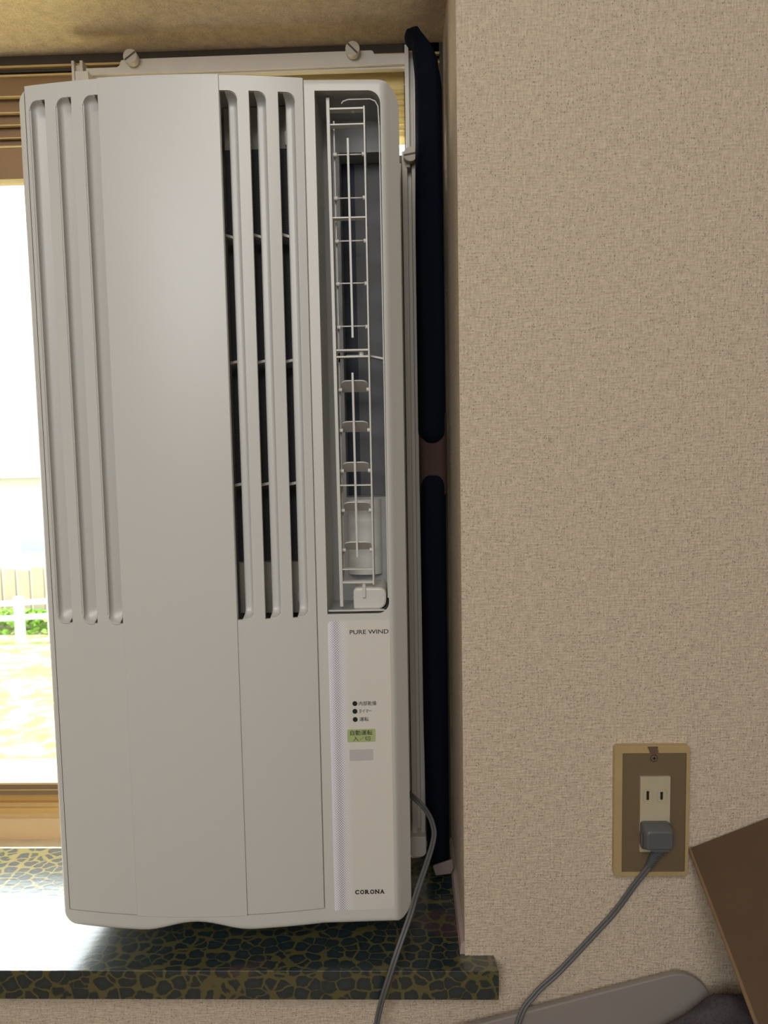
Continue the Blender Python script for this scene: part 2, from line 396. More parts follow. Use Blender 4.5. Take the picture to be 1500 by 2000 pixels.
# ------------------------------------------------------------------ window
def zz(z, Y):        # heights were read off at y = 0.20; same line of sight at another depth
    return CAM.z + (z - CAM.z) * (Y - CAM.y) / (0.20 - CAM.y)


win = bpy.data.objects.new('window_1', None); COL.objects.link(win); win.location = (-0.68, 0.22, 0.45); ORG['window_1'] = Vector(win.location); win['kind'] = 'structure'
win['label'] = 'bronze aluminium sliding window behind the air conditioner'
XL, XR = -1.36, -0.004
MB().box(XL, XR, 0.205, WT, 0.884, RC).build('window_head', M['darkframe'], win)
hr = MB(); hr.box(XL, XR, 0.200, 0.210, zz(.8868, .2), zz(.8890, .2)); hr.box(XL, XR, 0.200, 0.210, zz(.8775, .2), zz(.8795, .2))
hr.build('head_track', M['gold'], win)
MB().box(XL, XR, 0.209, 0.215, zz(.878, .21), zz(.888, .21)).build('track_groove', M['darkframe'], win)
for (za, zb, Y) in ((.857, .8765, .203), (.840, .8553, .212), (.8268, .8385, .22), (.8132, .8252, .228), (.8045, .8118, .234)):
    MB().box(XL, XR, Y, WT - .004, zz(za, Y), zz(zb, Y)).build('head_step', M['bronze'], win, 0.0004)
    MB().box(XL, XR, Y - .0006, Y + .004, zz(za, Y) - .0012, zz(za, Y)).build('step_highlight', M['gold'], win)  # pale strip painted in as the bright highlight along the step
sash = MB().box(XL, -0.33, 0.222, 0.245, zz(.769, .222), zz(.803, .222)).box(XL, -0.33, 0.222, 0.245, zz(.061, .222), zz(.0755, .222))
sash.box(-0.35, -0.32, 0.222, 0.245, .05, .80).box(XL, XL + .04, 0.222, 0.245, .05, .80)
so = sash.build('sash', M['bronze'], win, 0.0008)
MB().box(XL + .02, -0.34, 0.232, 0.236, .05, .80).build('pane', M['glass'], so)
MB().box(XL, -.33, .2195, .223, zz(.0755, .222) - .0005, zz(.0775, .222)).build('rail_highlight', M['gold'], so)  # pale strips painted in as highlight lines on the lower rail
MB().box(XL, -.33, .2205, .223, zz(.068, .222) - .0004, zz(.068, .222) + .0004).build('rail_highlight', M['gold'], so)
# lower track, stepping up towards the outside, and the bare board in front of it
for (Y0, Y1, z1) in ((.2125, .221, .0255), (.221, .2275, .0345), (.2275, .234, .0385), (.234, WT, .046)):
    MB().box(XL, XR, Y0, Y1, -.0275, z1).build('track_step', M['track'] if z1 > .03 else M['tracklight'], win, 0.0006)
MB().box(XL, XR, WT, .52, -.050, -.0275).build('bounce_ledge', M['ledge'], win, 0.001)  # unseen ledge, added to bounce yellow sunlight onto the recess ceiling
MB().box(XL, XR, .2195, .2225, .0255, .0285).build('track_highlight', M['gold'], win)  # pale strips paint the light caught by the track tops
MB().box(XL, XR, .2265, .2285, .0345, .0372).build('track_highlight', M['gold'], win)
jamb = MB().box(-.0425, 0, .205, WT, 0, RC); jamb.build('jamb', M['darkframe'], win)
# sill board with the leopard film wrapped over its front edge
sl = MB(); sl.prism([(XL, .1915), (XL, -.0218), (.0285, -.0212), (.0262, 0.0005), (0.0, 0.0005), (0, .1915)], 'z', -.0273, 0.0)
silo = sl.build('sill', M['leopard'], win, 0.0004, 2); silo['label'] = 'sill board covered with dark green and olive leopard print film'
MB().box(XL, 0, .1915, .2125, -.0273, -.0006).build('bare_board', M['wood'], win)
st = MB(); st.prism([(0, 0), (-.0045, 0), (-.0035, .010), (-.0008, .0125), (0, .0125)], 'y', .002, .19)
structure(st.build('trim_1', M['trim']), 'pinkish edging strip along the foot of the recess side')


# ------------------------------------------------------------------ air conditioner
def yF(x):
    return -.005 + .012 * ((x + .25) / .121) ** 2 if x < -.129 else .007 + (x + .129) * .05


AX0, AX1, AZ0, AZ1 = -.3745, -.0484, .0250, .7776
ac = thing('air_conditioner', (-.21, .02, .025), 'tall white window air conditioner with slotted front and swing louvers', 'air conditioner')


def zbot(x):
    t = (x + .2455) / .052
    return AZ0 + (.0088 * (0.5 + 0.5 * math.cos(math.pi * t)) if abs(t) < 1 else 0)


def sdf(x, z):
    Rr = .019 if x > -.2 and z > .4 else .013
    cx = (AX0 + AX1) / 2; hx = (AX1 - AX0) / 2; zb = zbot(x); cz = (zb + AZ1) / 2; hz = (AZ1 - zb) / 2
    qx = abs(x - cx) - hx + Rr; qz = abs(z - cz) - hz + Rr
    return Rr - math.hypot(max(qx, 0), max(qz, 0)) - min(max(qx, qz), 0)


def col_limits(x):
    zb = zbot(x); zt = AZ1
    def corner(d, R):
        return R - math.sqrt(max(0, R * R - (R - d) ** 2)) if d < R else 0
    dl = x - AX0; dr = AX1 - x
    zb2 = zb + max(corner(dl, .013), corner(dr, .013)); zt2 = zt - max(corner(dl, .013), corner(dr, .019))
    return zb2, zt2


def heightfield(xs, zfun, yfun, yback, nz, ends, k=8):
    v = []; cols = []
    for x in xs:
        z0, z1 = zfun(x); zs = spaced(z0, z1, nz, ends, k); idx = []
        for z in zs: idx.append(len(v)); v.append((x, yfun(x, z), z))
        cols.append(idx)
    f = []; nr = len(cols[0])
    for i in range(len(cols) - 1):
        for j in range(nr - 1):
            f.append((cols[i][j], cols[i + 1][j], cols[i + 1][j + 1], cols[i][j + 1]))
    if yback is not None:
        loop = [c[0] for c in cols] + cols[-1][1:] + [c[-1] for c in cols[-2::-1]] + cols[0][-2:0:-1]
        b0 = len(v)
        for i in loop: v.append((v[i][0], yback, v[i][2]))
        m = len(loop)
        for i in range(m): f.append((loop[i], loop[(i + 1) % m], b0 + (i + 1) % m, b0 + i))
        f.append(tuple(range(b0 + m - 1, b0 - 1, -1)))
    mb = MB(); mb.add(v, f); return mb


def fillet(d, r):
    d = max(d, 0)
    return r - math.sqrt(max(0, r * r - (r - d) ** 2)) if d < r else 0


def yhouse(x, z):
    d = sdf(x, z)
    t = .0145 - (AX1 - x); side = 0 if t <= 0 else (t * t * 190 if t < .004 else .00304 + (t - .004) * 1.15)
    return yF(x) + max(fillet(d, .0045), side)


hx = sorted(set([round(v, 5) for v in spaced(AX0, AX1, 44, .019, 12)] + [-.129]))
house = heightfield(hx, col_limits, yhouse, .11, 30, .019, 10).mesh()
SLOT_L = [(-.3637, -.3487), (-.3389, -.3246), (-.3147, -.3008)]
SLOT_R = [(-.1981, -.1833), (-.1740, -.1595), (-.1500, -.1356)]
OX0, OX1, OZ0, OZ1 = -.1195, -.0640, .3175, .7672
SHELF = AZ1 - .003
c1 = MB().prism([(-.3676, .0408), (-.1282, .0408), (-.1282, .79), (-.3676, .79)], 'y', -.03, .0045)
# pocket floor follows the curve: cut with a curved slab
pk = heightfield([v for v in spaced(-.3677, -.1281, 30)], lambda x: (.0407, .79), lambda x, z: yF(x) + .0042, None, 2, None)
pv = pk.v[:]; pf = pk.f[:]; n0 = len(pv)
pocket = MB(); xs_ = spaced(-.3677, -.1281, 30); poly = [(x, yF(x) + .0042) for x in xs_] + [(-.1281, -.03), (-.3677, -.03)]
pocket.prism(poly, 'z', .0407, .79)
cav = MB().box(-.3660, -.1318, -.02, .062, .060, .771)
op = MB().prism(rrect(OX0, OX1, OZ0, OZ1, (0, .010, .0105, 0)), 'y', -.02, .070)
hole = MB().prism(rrect(-.1046, -.0653, .4180, .7387, .001), 'y', .06, .10)
house = cut(house, [pocket, cav, op, hole])
ho = link('housing', house, M['plastic'], ac, 0, 2, 32)
house.materials.append(M['cavity_shade'])         # darker grey puts the shade inside outlet and filter bay into the colour
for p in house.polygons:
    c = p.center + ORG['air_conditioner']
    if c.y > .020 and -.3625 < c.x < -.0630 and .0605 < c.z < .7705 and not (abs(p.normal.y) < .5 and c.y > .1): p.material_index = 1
# rear body going out through the window opening
MB().prism(rrect(-.358, -.0605, .040, .765, .012), 'y', .111, .30).build('rear_body', M['inner'], ac, 0.002)

# slotted front panel
PX0, PX1, PZ0, PZ1 = -.3670, -.1292, .0415, AZ1
xs_ = spaced(PX0, PX1, 60)
gp = MB(); gp.prism([(x, yF(x)) for x in xs_] + [(x, yF(x) + .0036) for x in reversed(xs_)], 'z', PZ0, PZ1)
cutters = []
for (a, b) in SLOT_L: cutters.append(MB().prism(rrect(a, b, .3135, .7650, (.0075, 0, 0, .0075)), 'y', -.03, .03))
for (a, b) in SLOT_R: cutters.append(MB().prism(rrect(a, b, .3155, .7655, (0, .0075, .0075, 0)), 'y', -.03, .03))
gm = cut(gp.mesh(), cutters)
gr = link('front_panel', gm, M['panel'], ac, 0, 2, 30)
gr['label'] = 'glossy white front panel with three slots on each side'
xs2 = spaced(-.3003, -.1983, 30)
cp = MB(); cp.prism([(x, yF(x) - .0011) for x in xs2] + [(x, yF(x) - .0001) for x in reversed(xs2)], 'z', .0408, PZ1 + .0004)
cp.build('centre_panel', M['panel'], ac, 0.0003, 1, 30)


def vane(a, b, z0, z1, right, depth=.0150, rv=.0068, R=.0075):
    wd = b - a
    def dist(x, z):
        de = (b - x) if right else (x - a); dz = min(z1 - z, z - z0)
        if de < R and dz < R: return R - math.hypot(R - de, R - dz)
        return min(de, dz)
    def y(x, z):
        if not right:
            u = min(max((x - a) / wd, 0), 1); e = min(max(min(z1 - z, z - z0), 0) / .010, 1)
            dd = min(max(dist(x, z), 0) / .0036, 1)
            return yF(x) + .0004 + .0052 * math.sqrt(max(0, 1 - (1 - dd) ** 2)) + depth * .75 * u * e
        d = max(dist(x, z), 0); t = min(d / rv, 1)
        return yF(x) + .0030 + depth * math.sqrt(max(0, 1 - (1 - t) ** 2)) + .0012 * d / .01
    xs = spaced(a + .27 * wd, b, 14) if right else spaced(a, b - .2 * wd, 14)
    if right: xs = [a + .27 * wd + (b - a - .27 * wd) * (1 - (1 - i / 14) ** 1.7) for i in range(15)]
    else: xs = [a + (.8 * wd) * (i / 14) ** 1.7 for i in range(15)]
    # keep only points inside the rounded hole, pushed slightly outwards under the panel
    def zf(x):
        de = (b - x) if right else (x - a); c = fillet(de, R); return z0 + c - .0006, z1 - c + .0006
    mb = heightfield(xs, zf, y, None, 16, .014, 9)
    o = mb.build('louver_vane', M['plastic'], ac, 0, 2, 60)
    s = o.modifiers.new('solid', 'SOLIDIFY'); s.thickness = .0012; s.offset = -1
    return o


for (a, b) in SLOT_L: vane(a, b, .3135, .7650, False, .0100, .0060)
for (a, b) in SLOT_R: vane(a, b, .3155, .7655, True, .0125, .0060)

# what shows through the slots: filter, its holder and clips
fl = MB().box(-.205, -.1325, .040, .042, .362, .733); fl.build('air_filter', M['filt'], ac)
fh = MB().box(-.205, -.1325, .0425, .045, .312, .77).build('filter_holder', M['inner'], ac)
for z in (.6535, .5425, .4335):
    for (a, b) in SLOT_R:
        br = MB(); br.prism([(a - .004, z - .001), (a + .008, z + .0012 if z < .6 else z - .005), (a + .008, z + .0037 if z < .6 else z - .0025), (a - .004, z + .0015)], 'y', .020, .032)
        br.build('filter_clip', M['plastic'], ac, .0003)
for (a, b) in SLOT_R:
    MB().box(a + .0005, a + .0065, .033, .039, .7335, .7455).build('filter_tab', M['plastic'], ac, .0004)
    MB().box(a + .0008, a + .0060, .033, .039, .3240, .3330).build('filter_tab', M['plastic'], ac, .0004)

# outlet: dark blower opening behind, curved guide, bracket and motor cover
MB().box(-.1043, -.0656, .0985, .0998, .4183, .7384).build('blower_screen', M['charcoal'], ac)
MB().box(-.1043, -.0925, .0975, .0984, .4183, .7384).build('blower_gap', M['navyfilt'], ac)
gd = MB(); pts = [(-.1045 + .0165 * (1 - math.cos(t)), .0697 - .010 * math.sin(t)) for t in [i * math.pi / 12 for i in range(13)]]
gd.prism([(-.1045, .0699)] + pts[1:-1] + [(-.0715, .0699)], 'z', .3440, .4165); gd.build('curved_guide', M['plastic'], ac, 0, 2, 50)
rp = [(-.0975, .7600), (-.0962, .7618), (-.0920, .7632), (-.0730, .7632), (-.0685, .7612), (-.0662, .7570), (-.0655, .7400), (-.0648, .3300)]
MB().tube([(x, .0170, z) for (x, z) in rp], .0006, 8).build('duct_rim', M['plastic'], ac, 0, 2, 60)
mc = MB(); mc.prism(rrect(-.0965, -.0667, .3195, .3395, (.002, .008, .006, .004)), 'y', .016, .060)
mc.build('motor_cover', M['plastic'], ac, .0025, 3, 50)
MB().box(-.0882, -.0852, .0135, .017, .3310, .3400).build('shaft_clip', M['inner'], ac, .0003)
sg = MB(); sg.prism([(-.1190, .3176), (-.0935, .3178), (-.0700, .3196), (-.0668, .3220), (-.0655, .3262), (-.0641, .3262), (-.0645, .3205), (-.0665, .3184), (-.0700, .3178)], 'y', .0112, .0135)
sg.build('gap_shade', M['black'], ac)  # black strip painted in for the dark gap under the outlet
lip = MB(); lip.prism([(-.1188, .0150), (-.1188, .0100), (-.090, .0095), (-.0665, .0105), (-.0665, .0160)], 'z', .3194, .3204)
lip.build('outlet_lip', M['plastic'], ac, .0003)
for (x, y, z, r, h) in ((-.0867, .021, .3395, .0018, .0045), (-.0880, .024, .7550, .0016, .004), (-.0850, .024, .5465, .0022, .0045)):
    MB().cyl((x, y, z), (0, 0, 1), r, h, 14).build('pivot_pin', M['inner'], ac)
arm = MB(); arm.prism([(-.0990, .5468), (-.0800, .5472), (-.0655, .5440), (-.0655, .5460), (-.0800, .5490), (-.0990, .5490)], 'y', .030, .042)
arm.build('mid_bracket', M['plastic'], ac, .0004)

# swing louver frame
DY = .017            # front edge of the frame, y
lf = MB().prism([(-.1110, .7678), (-.1080, .7678), (-.1058, .3215), (-.1088, .3215)], 'y', DY, DY + .003)
lf.prism([(-.1104, .7670), (-.1094, .7670), (-.1068, .3290), (-.1080, .3290)], 'y', DY + .003, DY + .020)
# keep the blade just inside the opening top
blade = MB(); blade.prism([(-.1108, .7655), (-.1078, .7655), (-.1057, .3222), (-.1088, .3222)], 'y', DY, DY + .0035)
blade.prism([(-.1099, .7600), (-.1087, .7600), (-.1066, .3420), (-.1078, .3420)], 'y', DY + .0035, DY + .022)
lo = blade.build('swing_louver', M['plastic'], ac, .0004, 2)
MB().prism([(-.0790, .7580), (-.0775, .7580), (-.0772, .3420), (-.0787, .3420)], 'y', DY, DY + .022).build('side_rail', M['plastic'], lo, .0003)
for (z, t) in ((.7566, .0016), (.7435, .0013), (.6655, .0013), (.5518, .0016), (.5460, .0016), (.4322, .0012), (.3562, .0012), (.3442, .0018)):
    xl = -.1088 + (.7678 - z) / .4463 * .0022
    MB().box(xl, -.0782, DY + .001, DY + .009, z - t / 2, z + t / 2).build('cross_bar', M['plastic'], lo, .0002)
for (xa, za, xb, zb) in ((-.0938, .7320, -.0932, .5623), (-.0940, .5320, -.0932, .3673)):
    MB().prism([(xa, za), (xa + .0020, za), (xb + .0020, zb), (xb, zb)], 'y', DY + .0005, DY + .003).build('link_bar', M['plastic'], lo, .0003)
    MB().box(-.1062, -.1048, DY + .012, DY + .016, zb - .02, za + .019).build('pivot_strip', M['plastic'], lo, .0002)


def fin(z, tilt, up):
    """small horizontal vane turning on two pivots, rounded front corners"""
    x0, x1 = -.1040, -.0800; D = .019
    out = rrect(x0, x1, 0, D, (.006, .006, .001, .001), 5)   # (x, depth), rounded at the front
    mb = MB(); n = len(out); v = []
    for s in (0.0005, -0.0005):
        for (x, d) in out:
            dd = d - D / 2; y = DY + .0115 + dd * math.cos(tilt) - s * math.sin(tilt); zc = z + dd * math.sin(tilt) + s * math.cos(tilt)
            v.append((x, y, zc))
    mb.add(v, [tuple(range(n)), tuple(range(2 * n - 1, n - 1, -1))] + [(i, i + n, (i + 1) % n + n, (i + 1) % n) for i in range(n)])
    for (a, b) in ((-.1062, -.1030), (-.0812, -.0784)):
        mb.cyl((a, DY + .0115 - .004, z - (.0015 if up else .0035)), (1, 0, 0), .0019, b - a, 12)
    return mb.build('fin', M['plastic'], lo, 0, 2, 40)


for z in (.7205, .6836, .6468, .6101, .5725):
    e = math.atan2(z - CAM.z, DY - CAM.y + .01); fin(z + .0015, e, True)
for z in (.5257, .4896, .4533, .4174, .3813):
    fin(z - .0048, math.radians(-27), False)

# control label with its printing
LX0, LX1, LZ0, LZ1 = -.1193, -.0637, .0388, .3110


def on_front(x, dy): return yF(x) - dy


labl = bpy.data.objects.new('x', None)
lm = MB(); lp = rrect(0, LX1 - LX0, LZ0, LZ1, (.0008, .003, .003, .003), 5)
n = len(lp); v = [(x, on_front(x + LX0, .0005), z) for (x, z) in lp] + [(x, on_front(x + LX0, -.0002), z) for (x, z) in lp]
lm.add(v, [tuple(range(n)), tuple(range(2 * n - 1, n - 1, -1))] + [(i, i + n, (i + 1) % n + n, (i + 1) % n) for i in range(n)])
lme = lm.mesh('control_label')
lab = bpy.data.objects.new('control_label', lme); COL.objects.link(lab); lme.materials.append(M['label']); lab.parent = ac
lab.location = Vector((LX0, 0, 0)) - ORG[ac.name]; ORG[lab.name] = Vector((LX0, 0, 0))
lab['label'] = 'off-white control label with a lilac dotted band'


def text(body, x0, x1, z0, z1, m, parent, dy=.0007, off=0.0, name='lettering', slant=0.0):
    c = bpy.data.curves.new('t', 'FONT'); c.body = body; c.extrude = 0.0; c.offset = off
    o = bpy.data.objects.new('t', c); COL.objects.link(o); dg = bpy.context.evaluated_depsgraph_get(); dg.update()
    me = bpy.data.meshes.new_from_object(o.evaluated_get(dg)); bpy.data.objects.remove(o, do_unlink=True)
    xs = [p.co.x for p in me.vertices]; ys = [p.co.y for p in me.vertices]; a, b, c_, d = min(xs), max(xs), min(ys), max(ys)
    for p in me.vertices:
        x = x0 + (p.co.x - a) / (b - a) * (x1 - x0); z = z0 + (p.co.y - c_) / (d - c_) * (z1 - z0)
        x += slant * (z - z0); p.co = (x, on_front(x, dy), z)
    return link(name, me, m, parent)


def tilt_text(body, xa, za, xb, zb, h, m, dy=.0007, off=0.0):
    return text(body, xa, xb, min(za, zb), min(za, zb) + h, m, lab, dy, off)


text('PURE WIND', -.0998, -.0650, .2990, .3028, M['ink'], lab, off=.008)
for (x, z) in ((-.0966, .2352), (-.0967, .2280), (-.0966, .2204)):
    MB().cyl((x, on_front(x, .0004), z), (0, -1, 0), .0022, .0006, 24).build('indicator_lamp', M['led'], lab)
text('内部乾燥', -.0930, -.0771, .2331, .2371, M['ink'], lab, off=.004)
text('タイマー', -.0930, -.0817, .2262, .2299, M['ink'], lab)
text('運転', -.0927, -.0843, .2185, .2224, M['ink'], lab, off=.004)
gs = MB(); gs.prism(rrect(-.1040, -.0785, .1993, .2112, .0010, 3), 'y', 0, 1)
gs.v = [(x, on_front(x, .0005 + (.0003 if y < .5 else 0)), z) for (x, y, z) in gs.v]
gs.build('green_button_sticker', M['green'], lab)
text('自動運転', -.1014, -.0812, .2056, .2103, M['ink'], lab, .0010, .003)
text('入／切', -.0988, -.0833, .2003, .2047, M['ink'], lab, .0010)
ir = MB(); ir.prism(rrect(-.1024, -.0809, .1817, .1922, .0004, 2), 'y', 0, 1)
ir.v = [(x, on_front(x, .0005 + (.0002 if y < .5 else 0)), z) for (x, y, z) in ir.v]
ir.build('receiver_window', M['irgrey'], lab)
# extended slab lettering, letter by letter, with foot and head serifs
x = -.1002; lw = .00385; gap = .00078; z0, z1 = .0541, .0583
for ch in 'CORONA':
    text(ch, x, x + lw, z0, z1, M['ink'], lab, off=.042)
    s = MB(); t = .00055
    def bar(a, b, za, zb):
        s.add([(a, on_front(a, .00072), za), (b, on_front(b, .00072), za), (b, on_front(b, .00072), zb), (a, on_front(a, .00072), zb)], [(0, 1, 2, 3)])
    if ch == 'R': bar(x - .0003, x + .0013, z0, z0 + t); bar(x - .0003, x + .0006, z1 - t, z1); bar(x + lw - .0012, x + lw + .0003, z0, z0 + t)
    if ch == 'N': bar(x - .0003, x + .0012, z0, z0 + t); bar(x - .0004, x + .0010, z1 - t, z1); bar(x + lw - .0012, x + lw + .0004, z1 - t, z1)
    if ch == 'A': bar(x - .0004, x + .0012, z0, z0 + t); bar(x + lw - .0014, x + lw + .0004, z0, z0 + t)
    if s.v: s.build('serif', M['ink'], lab)
    x += lw + gap
bpy.data.objects.remove(labl, do_unlink=True)

# ------------------------------------------------------------------ mounting frame round the air conditioner
mf = thing('mounting_frame', (-.2, .17, .012), 'pale beige metal mounting frame around the air conditioner with three slotted knobs', 'window frame')
tbm = MB(); tbm.prism([(-.3770, .8612), (-.0415, .8622), (-.0415, .8728), (-.0730, .8732), (-.0745, .8762), (-.0765, .8772), (-.3340, .8762), (-.3395, .8752), (-.3415, .8700), (-.3440, .8686), (-.3770, .8684)], 'y', .168, .172)
tbm.box(-.3770, -.0415, .172, .180, .8600, .8625)
tbm.build('top_rail', M['frame'], mf, .0005)
cl = MB().box(-.3915, -.3885, .166, .178, .838, .8755).box(-.3825, -.3795, .166, .178, .838, .8755).box(-.3885, -.3825, .170, .176, .838, .8725)
cl.build('rail_clip', M['frame'], mf, .0004)
fp = MB().box(-.378, -.0425, .1985, .2000, .793, .8750)
fo = fp.build('filler_panel', M['filler'], mf)
rb_ = MB()
for k in range(8): rb_.cyl((-.070, .1960, 0.847 - k * .0062), (1, 0, 0), .0022, .0275, 10)
rb_.build('ribbing', M['filler'], mf, 0, 2, 60)
# right upright: narrow upper piece sliding in a wider grooved lower piece
ur = MB().box(-.0418, -.0375, .158, .180, .755, .8768).box(-.0375, -.0335, .168, .180, .755, .8755).box(-.0335, -.0290, .163, .180, .755, .8745)
ur.build('upper_upright', M['frame'], mf, .0005)
lr = MB().box(-.0500, -.0470, .166, .182, .035, .762).box(-.0462, -.0405, .160, .182, .030, .772).box(-.0405, -.0362, .171, .182, .030, .765).box(-.0362, -.0312, .162, .182, .030, .772)
lr.build('lower_upright', M['frame'], mf, .0006)
ft = MB(); ft.prism(rrect(-.0500, -.0308, .0105, .034, (.008, .007, .001, .001)), 'y', .150, .182); ft.build('foot', M['frame'], mf, .001)
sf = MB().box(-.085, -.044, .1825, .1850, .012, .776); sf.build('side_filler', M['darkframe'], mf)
bf = MB().box(-.378, -.049, .172, .182, .004, .034); bf.build('bottom_rail', M['frame'], mf)
lu = MB().box(-.3855, -.3715, .160, .182, .012, .862); lu.build('left_upright', M['frame'], mf, .0005)


def knob(x, z, ang, y=.167, r=.0074):
    k = MB().cyl((x, y, z), (0, -1, 0), r * .96, .0095, 36, r).build('knob', M['knob'], mf, .0006, 2, 50)
    c, s = math.cos(ang), math.sin(ang); a = r * .92; b = .00085
    p = [(x + c * u - s * w_, z + s * u + c * w_) for (u, w_) in ((-a, -b), (a, -b), (a, b), (-a, b))]
    q = MB().prism(p, 'y', y - .0099, y - .0094); q.build('knob_slot', M['darkframe'], k)


knob(-.3261, .8742, math.radians(35)); knob(-.0951, .8745, math.radians(-45)); knob(-.0374, .7655, math.radians(10), .160)
# small rubber foot that peeps out left of the unit's base
MB().cyl((-.374, .150, .002), (0, 0, 1), .0060, .017, 18, .004).build('base_stud', M['black'], mf)
MB().cyl((-.374, .150, .0008), (0, 0, 1), .0085, .002, 18).build('stud_washer', M['chrome'], mf)

# ------------------------------------------------------------------ curtain gathered in the corner
cu = thing('curtain', (-.019, .155, .01), 'dark navy curtain bunched in the corner right of the air conditioner', 'curtain')


def interp(t, ks):
    for (a, va), (b, vb) in zip(ks, ks[1:]):
        if t <= b:
            u = (t - a) / (b - a); u = u * u * (3 - 2 * u); return va + (vb - va) * u
    return ks[-1][1]


def lobe(ks_l, ks_r, z0, z1, name, e0, e1, seed):
    v = []; f = []; nn = 40; zs = spaced(z0, z1, 40, .02, 8)
    for z in zs:
        l = interp(z, ks_l); r = interp(z, ks_r); cx = (l + r) / 2; hw = (r - l) / 2
        s = 1.0
        if z - z0 < e0: s *= math.sqrt(max(.02, 1 - (1 - (z - z0) / e0) ** 2))
        if z1 - z < e1: s *= math.sqrt(max(.02, 1 - (1 - (z1 - z) / e1) ** 2))
        for k in range(nn):
            a = 2 * math.pi * k / nn; fold = 1 + .10 * math.sin(5 * a + seed + z * 9) * (0.6 + .4 * math.sin(z * 23 + seed)) + .03 * mnoise.noise(Vector((math.cos(a) * 2, math.sin(a) * 2, z * 14)))
            v.append((cx + hw * s * math.copysign(abs(math.cos(a)) ** .7, math.cos(a)) * (1 if abs(math.cos(a)) > .8 else fold), .136 + .0185 * s * math.sin(a) * fold, z))
    n = len(zs)
    for i in range(n - 1):
        for k in range(nn): f.append((i * nn + k, i * nn + (k + 1) % nn, (i + 1) * nn + (k + 1) % nn, (i + 1) * nn + k))
    f += [tuple(range(nn)), tuple(range((n - 1) * nn, n * nn))]
    return MB().add(v, f).build(name, M['curtain'], cu, 0, 2, 70)


lobe([(.4, -.0336), (.66, -.0336), (.83, -.0320), (.865, -.0345), (.872, -.0420)], [(.4, -.0050), (.82, -.0050), (.85, -.0090), (.873, -.0240)], .4650, .8780, 'upper_cloth', .016, .008, 0)
lobe([(.0, -.0300), (.2, -.0325), (.5, -.0330)], [(.0, -.0060), (.2, -.0058), (.5, -.0058)], .012, .4400, 'lower_cloth', .01, .016, 2)
bd = MB(); bd.prism(rrect(-.0330, -.0040, .124, .150, .008), 'z', .415, .500); bd.build('tie_band', M['band'], cu, .002)
hm = MB(); hm.prism([(-.0235, .0155), (-.0250, .0215), (-.0040, .0290), (-.0030, .0190), (-.0060, .0130), (-.0220, .0110)], 'y', .112, .115); hm.build('hem_corner', M['hem'], cu, .0008)

# ------------------------------------------------------------------ wall socket
so_ = thing('wall_socket', (.1662, 0, .139), 'aged wall socket with ochre rim and brown metal plate', 'socket')
rim = MB().prism(rrect(.1330, .1988, .0795, .1995, .0032, 5), 'y', -.0070, 0).mesh()
rim = cut(rim, [MB().prism(rrect(.1400, .1958, .0835, .1930, .0004, 2), 'y', -.02, -.0045)])
link('rim', rim, M['ochre'], so_, .0018, 3)
pm = MB().box(.1402, .1956, -.0060, -.0042, .0837, .1928).mesh()
link('plate', pm, M['brown'], so_, .0003)
rm = MB().box(.1553, .1815, -.0085, -.0050, .1032, .1722).mesh()
rm = cut(rm, [MB().box(.1607, .1631, -.02, -.0055, .1508, .1592), MB().box(.1728, .1752, -.02, -.0055, .1511, .1584),
              MB().box(.1607, .1631, -.02, -.0055, .1110, .1190), MB().box(.1728, .1752, -.02, -.0055, .1110, .1190)])
ro = link('receptacle', rm, M['cream'], so_, .0005)
MB().box(.1609, .1629, -.0078, -.0057, .1510, .1590).box(.1730, .1750, -.0078, -.0057, .1513, .1582).build('slot_shade', M['black'], ro)  # black fill puts the shade inside the slots into colour
for (cx, w1, h1) in ((.1618, .0042, .0064), (.1742, .0042, .0064)):
    ring = [(cx + w1 * math.copysign(abs(math.cos(a)) ** .6, math.cos(a)), .1549 + h1 * math.copysign(abs(math.sin(a)) ** .6, math.sin(a))) for a in [i * math.pi / 14 for i in range(28)]]
    MB().tube([(p[0], -.0085, p[1]) for p in ring + ring[:2]], .00035, 6, False).build('slot_rim', M['cream'], ro, 0, 2, 60)
sw = MB().cyl((.1677, -.0058, .1882), (0, -1, 0), .0028, .0007, 24).build('screw', M['brown'], so_, .0003)
MB().box(.1662, .1692, -.0067, -.0064, .1878, .1886).box(.1673, .1681, -.0067, -.0064, .1867, .1897).build('screw_recess', M['black'], sw)
ring = [(.1677 + .0030 * math.cos(a), -.0060, .1882 + .0030 * math.sin(a)) for a in [i * math.pi / 12 for i in range(25)]]
MB().tube(ring, .0003, 6, False).build('screw_edge', M['black'], sw)
chp = [(.1612, .1992), (.1626, .1965), (.1634, .1935), (.1655, .1931), (.1700, .1930), (.1716, .1939), (.1706, .1947), (.1712, .1958), (.1698, .1968), (.1708, .1975), (.1704, .1992)]
MB().prism(chp, 'y', -.0073, -.0065).build('chipped_patch', M['chip'], so_)

